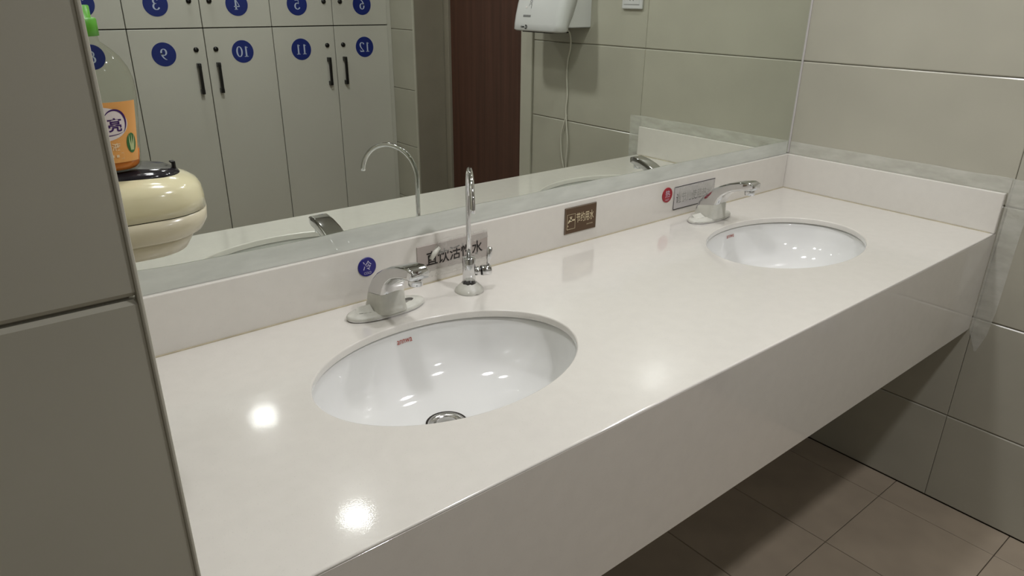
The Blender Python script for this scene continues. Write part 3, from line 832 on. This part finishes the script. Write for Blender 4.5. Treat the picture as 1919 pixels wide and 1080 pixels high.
# ------------------------------------------------------------------ hand dryer and its cord on the right wall
def dryer():
    y0, y1 = -1.135, -0.861         # far and near side
    t = empty('hand_dryer', (XR, (y0 + y1) / 2, Z0 + 0.41), 'white wall-mounted hand dryer, seen in the mirror', 'hand dryer')
    def rg(z, xf, ya, yb, r, x0, n=6):
        pts = [(x0, ya), (x0, yb)]
        for i in range(n + 1):
            a = math.radians(90 - 0 + 90 * i / n); pts.append((xf + r + r * math.cos(a), yb - r + r * math.sin(a)))
        for i in range(n + 1):
            a = math.radians(180 + 90 * i / n); pts.append((xf + r + r * math.cos(a), ya + r + r * math.sin(a)))
        return [Vector((x, y, Z0 + z)) for x, y in pts]
    link('housing', fin(loft_bm([rg(.431, -.105, y0 + .004, y1 - .004, .006, XR - .0005), rg(.66, -.075, y0 + .004, y1 - .004, .006, XR - .0005)]), 'housing'), 'white_plastic', t)
    cz = [(.4125, -.1500, -.104), (.418, -.1525, -.108), (.440, -.1500, -.100), (.470, -.1445, -.084), (.510, -.1340, -.068), (.560, -.1160, -.054), (.610, -.0930, -.045), (.650, -.0700, -.035), (.664, -.052, -.03)]
    rings = []
    for k, (z, xf, xs) in enumerate(cz):
        s = 0.010 if k == 0 else 0.0
        rings.append(rg(z, xf, y0 + s, y1 - s, .030, xs))
    link('cover', fin(loft_bm(rings), 'cover'), 'white_plastic', t, True)
    box('outlet', -.135, -.045, y0 + .05, y1 - .06, Z0 + .4085, Z0 + .4128, 'black_metal', t)
    box('base_strip', -.105, XR - .001, y0 + .006, y1 - .006, Z0 + .4285, Z0 + .4315, 'grey_print', t)  # thin grey sheet on the underside of the housing
    # prints on the sloping cover, placed in (y, z)
    def xs_at(z):
        for a, b in zip(cz, cz[1:]):
            if a[0] <= z <= b[0]:
                k = (z - a[0]) / (b[0] - a[0]); return a[1] + (b[1] - a[1]) * k
        return cz[-1][1]
    def on(yc, zc): return lambda u, v: (xs_at(zc + v) - 0.0008, yc - u, Z0 + zc + v)
    def pr(name, bm, yc, zc, m):
        me = bpy.data.meshes.new(name); bm.to_mesh(me); bm.free(); xform(me, on(yc, zc)); link(name, me, m, t)
    b = bmesh.new(); stroke(b, arc(0, 0, .0062, .0062, 40, 330, 24), .0035); stroke(b, [(.0005, -.003), (.0005, .003)], .003); pr('emblem', b, -1.046, .4275, 'dark_print')
    me = text_mesh('MIIO', .021, .0065, bold=.03); xform(me, on(-1.066, .4275)); link('lettering', me, 'dark_print', t)
    b = bmesh.new(); stroke(b, [(-.0215, 0), (.0215, 0)], .0075); pr('print_bar', b, -1.048, .4665, 'grey_print')
    b = bmesh.new(); stroke(b, [(-.006, -.012), (-.006, .004), (.006, .004), (.008, -.004)], .0025); stroke(b, arc(0.0, .012, .006, .004, 0, 360, 16), .002); pr('icon', b, -1.038, .505, 'grey_print')
    b = bmesh.new(); stroke(b, arc(0, 0, .0022, .0022, 0, 360, 16), .003); pr('indicator', b, -1.060, .497, 'label_white')
    cpts = catmull([(-.03, -.955, Z0 + .431), (-.004, -.955, Z0 + .400), (.004, -.960, Z0 + .35), (.0085, -.977, Z0 + .305), (.0085, -.979, Z0 + .24), (.0085, -.972, Z0 + .167), (.008, -.976, Z0 + .11), (.006, -.966, Z0 + .05), (.004, -.955, Z0 - .02), (.007, -.962, Z0 - .10), (.008, -.958, Z0 - .22), (.0085, -.95, Z0 - .36)])
    link('power_cord', fin(tube_bm(cpts, .0032, 10), 'power_cord'), 'cord_white', t, True)
    cp2 = catmull([(.0085, -.972, Z0 + .092), (.005, -.985, Z0 + .05), (.006, -.997, Z0 + .0), (.006, -.990, Z0 - .07), (.0085, -.975, Z0 - .13)])
    link('power_cord', fin(tube_bm(cp2, .0030, 10), 'power_cord'), 'cord_white', t, True)
    box('plug', XR - .036, XR - .0005, -.968, -.932, Z0 - .405, Z0 - .355, 'white_plastic', t, .005)
dryer()
# socket
t = empty('wall_socket', (XR, -.6585, Z0 + .497), 'white square wall socket beside the hand dryer, reflected in the mirror', 'socket')
box('face_plate', XR - .0100, XR - .0003, -.7050, -.6120, Z0 + .497, Z0 + .583, 'white_plastic', t, .004, 3)
box('inner_panel', XR - .0108, XR - .0098, -.6945, -.6225, Z0 + .5125, Z0 + .5725, 'white_plastic', t, .0008, 1)
box('groove', XR - .0103, XR - .0099, -.6945, -.6225, Z0 + .5105, Z0 + .5117, 'grey_print', t)
for s in (-1, 1):
    b = bmesh.new(); stroke(b, [(s * .0065, -.005), (s * .0095, .006)], .0026)
    me = bpy.data.meshes.new('slot'); b.to_mesh(me); b.free(); xform(me, lambda u, v: (XR - .0112, -.6585 - u, Z0 + .5285 + v)); link('slot', me, 'dark_print', t)
b = bmesh.new(); stroke(b, [(0, .018), (0, .027)], .0026); me = bpy.data.meshes.new('slot'); b.to_mesh(me); b.free(); xform(me, lambda u, v: (XR - .0112, -.6585 - u, Z0 + .5285 + v)); link('slot', me, 'dark_print', t)

# ------------------------------------------------------------------ lockers facing the mirror
LX = [-0.010, -0.318, -0.634, -0.952, -1.266, -1.580, -1.895]
ZSPL = Z0 + 0.389
def cabinet(k, nums_top, nums_low, label):
    xr, xm, xl = LX[2 * k], LX[2 * k + 1], LX[2 * k + 2]
    t = empty('locker_cabinet', ((xr + xl) / 2, YLK - 0.22, 0), label, 'lockers', 'bank of numbered lockers')
    box('carcass', xl + 0.0006, xr - 0.0006, YLK - 0.45, YLK - 0.019, 0.0, 2.10, 'locker_white', t)
    box('gap_dark_sheet', xl + 0.001, xr - 0.001, YLK - 0.0192, YLK - 0.0185, 0.06, 2.098, 'locker_gap_dark', t)  # dark sheet behind the doors, makes their gaps dark by colour
    if k == 0: box('filler_panel', xr + 0.0002, XR - 0.0008, YLK - 0.05, YLK - 0.006, 0.0, 2.10, 'locker_white', t)
    for col, (a, b) in enumerate(((xm, xr), (xl, xm))):
        for row, (z0, z1, nums) in enumerate(((0.08, ZSPL - 0.0024, nums_low), (ZSPL + 0.0024, 2.095, nums_top))):
            num = nums[col]
            d = box('locker_door', a + 0.0018, b - 0.0018, YLK - 0.018, YLK, z0, z1, 'locker_white', t, 0.0012, 1)
            inner = a if col == 0 else b           # opening side is the cabinet's middle
            sgn = 1 if col == 0 else -1
            if row == 0: zk, zn, zh = Z0 + 0.298, Z0 + 0.283, (Z0 + 0.230, Z0 + 0.115)
            else: zk, zn, zh = Z0 + 0.502, Z0 + 0.489, (Z0 + 0.70, Z0 + 0.585)
            xk = inner + sgn * 0.0435; xn = inner + sgn * (0.165 + 0.0)
            if col == 1: xn = inner - 0.181
            link('lock', fin(cyl_bm((xk, YLK - .001, zk), (xk, YLK + .006, zk), .0112, .0104, 24), 'lock'), 'black_metal', d, True)
            hb_ = bmesh.new()
            for zz in zh: box_bm(xk - .0078, xk + .0078, YLK - .001, YLK + .024, zz - .0105, zz + .0105, .0025, 2, hb_)
            box_bm(xk - .0066, xk + .0066, YLK + .015, YLK + .026, zh[1] - .006, zh[0] + .006, .003, 2, hb_)
            link('handle', fin(hb_, 'handle'), 'black_metal', d)
            n = 44
            link('number_disc', fin(loft_bm([[Vector((xn + r * math.cos(2 * math.pi * i / n), YLK + dy, zn + r * math.sin(2 * math.pi * i / n))) for i in range(n)] for r, dy in ((.0505, -.0005), (.0505, .0008), (.0500, .0010))]), 'number_disc'), 'disc_blue', d)
            bm = bmesh.new()
            s = str(num); wd = .66 if len(s) == 2 else 0
            for i, ch in enumerate(s): digit(bm, ch, i * .66)
            tot = .6 + .66 * (len(s) - 1)
            me = bpy.data.meshes.new('number'); bm.to_mesh(me); bm.free()
            hgt = .047
            # the doors look towards +y: reading direction there is -x
            xform(me, lambda u, v: (xn - (u - tot / 2) * hgt, YLK + .0013, zn + (v - .5) * hgt))
            link('number', me, 'disc_print', d)
cabinet(0, (6, 5), (12, 11), 'white lockers numbered 5, 6, 11 and 12 reflected beside the door')
cabinet(1, (4, 3), (10, 9), 'white lockers numbered 3, 4, 9 and 10 in the middle of the reflection')
cabinet(2, (2, 1), (8, 7), 'white lockers numbered 1, 2, 7 and 8 reflected behind the hand wash bottle')
bpy.context.view_layer.update()
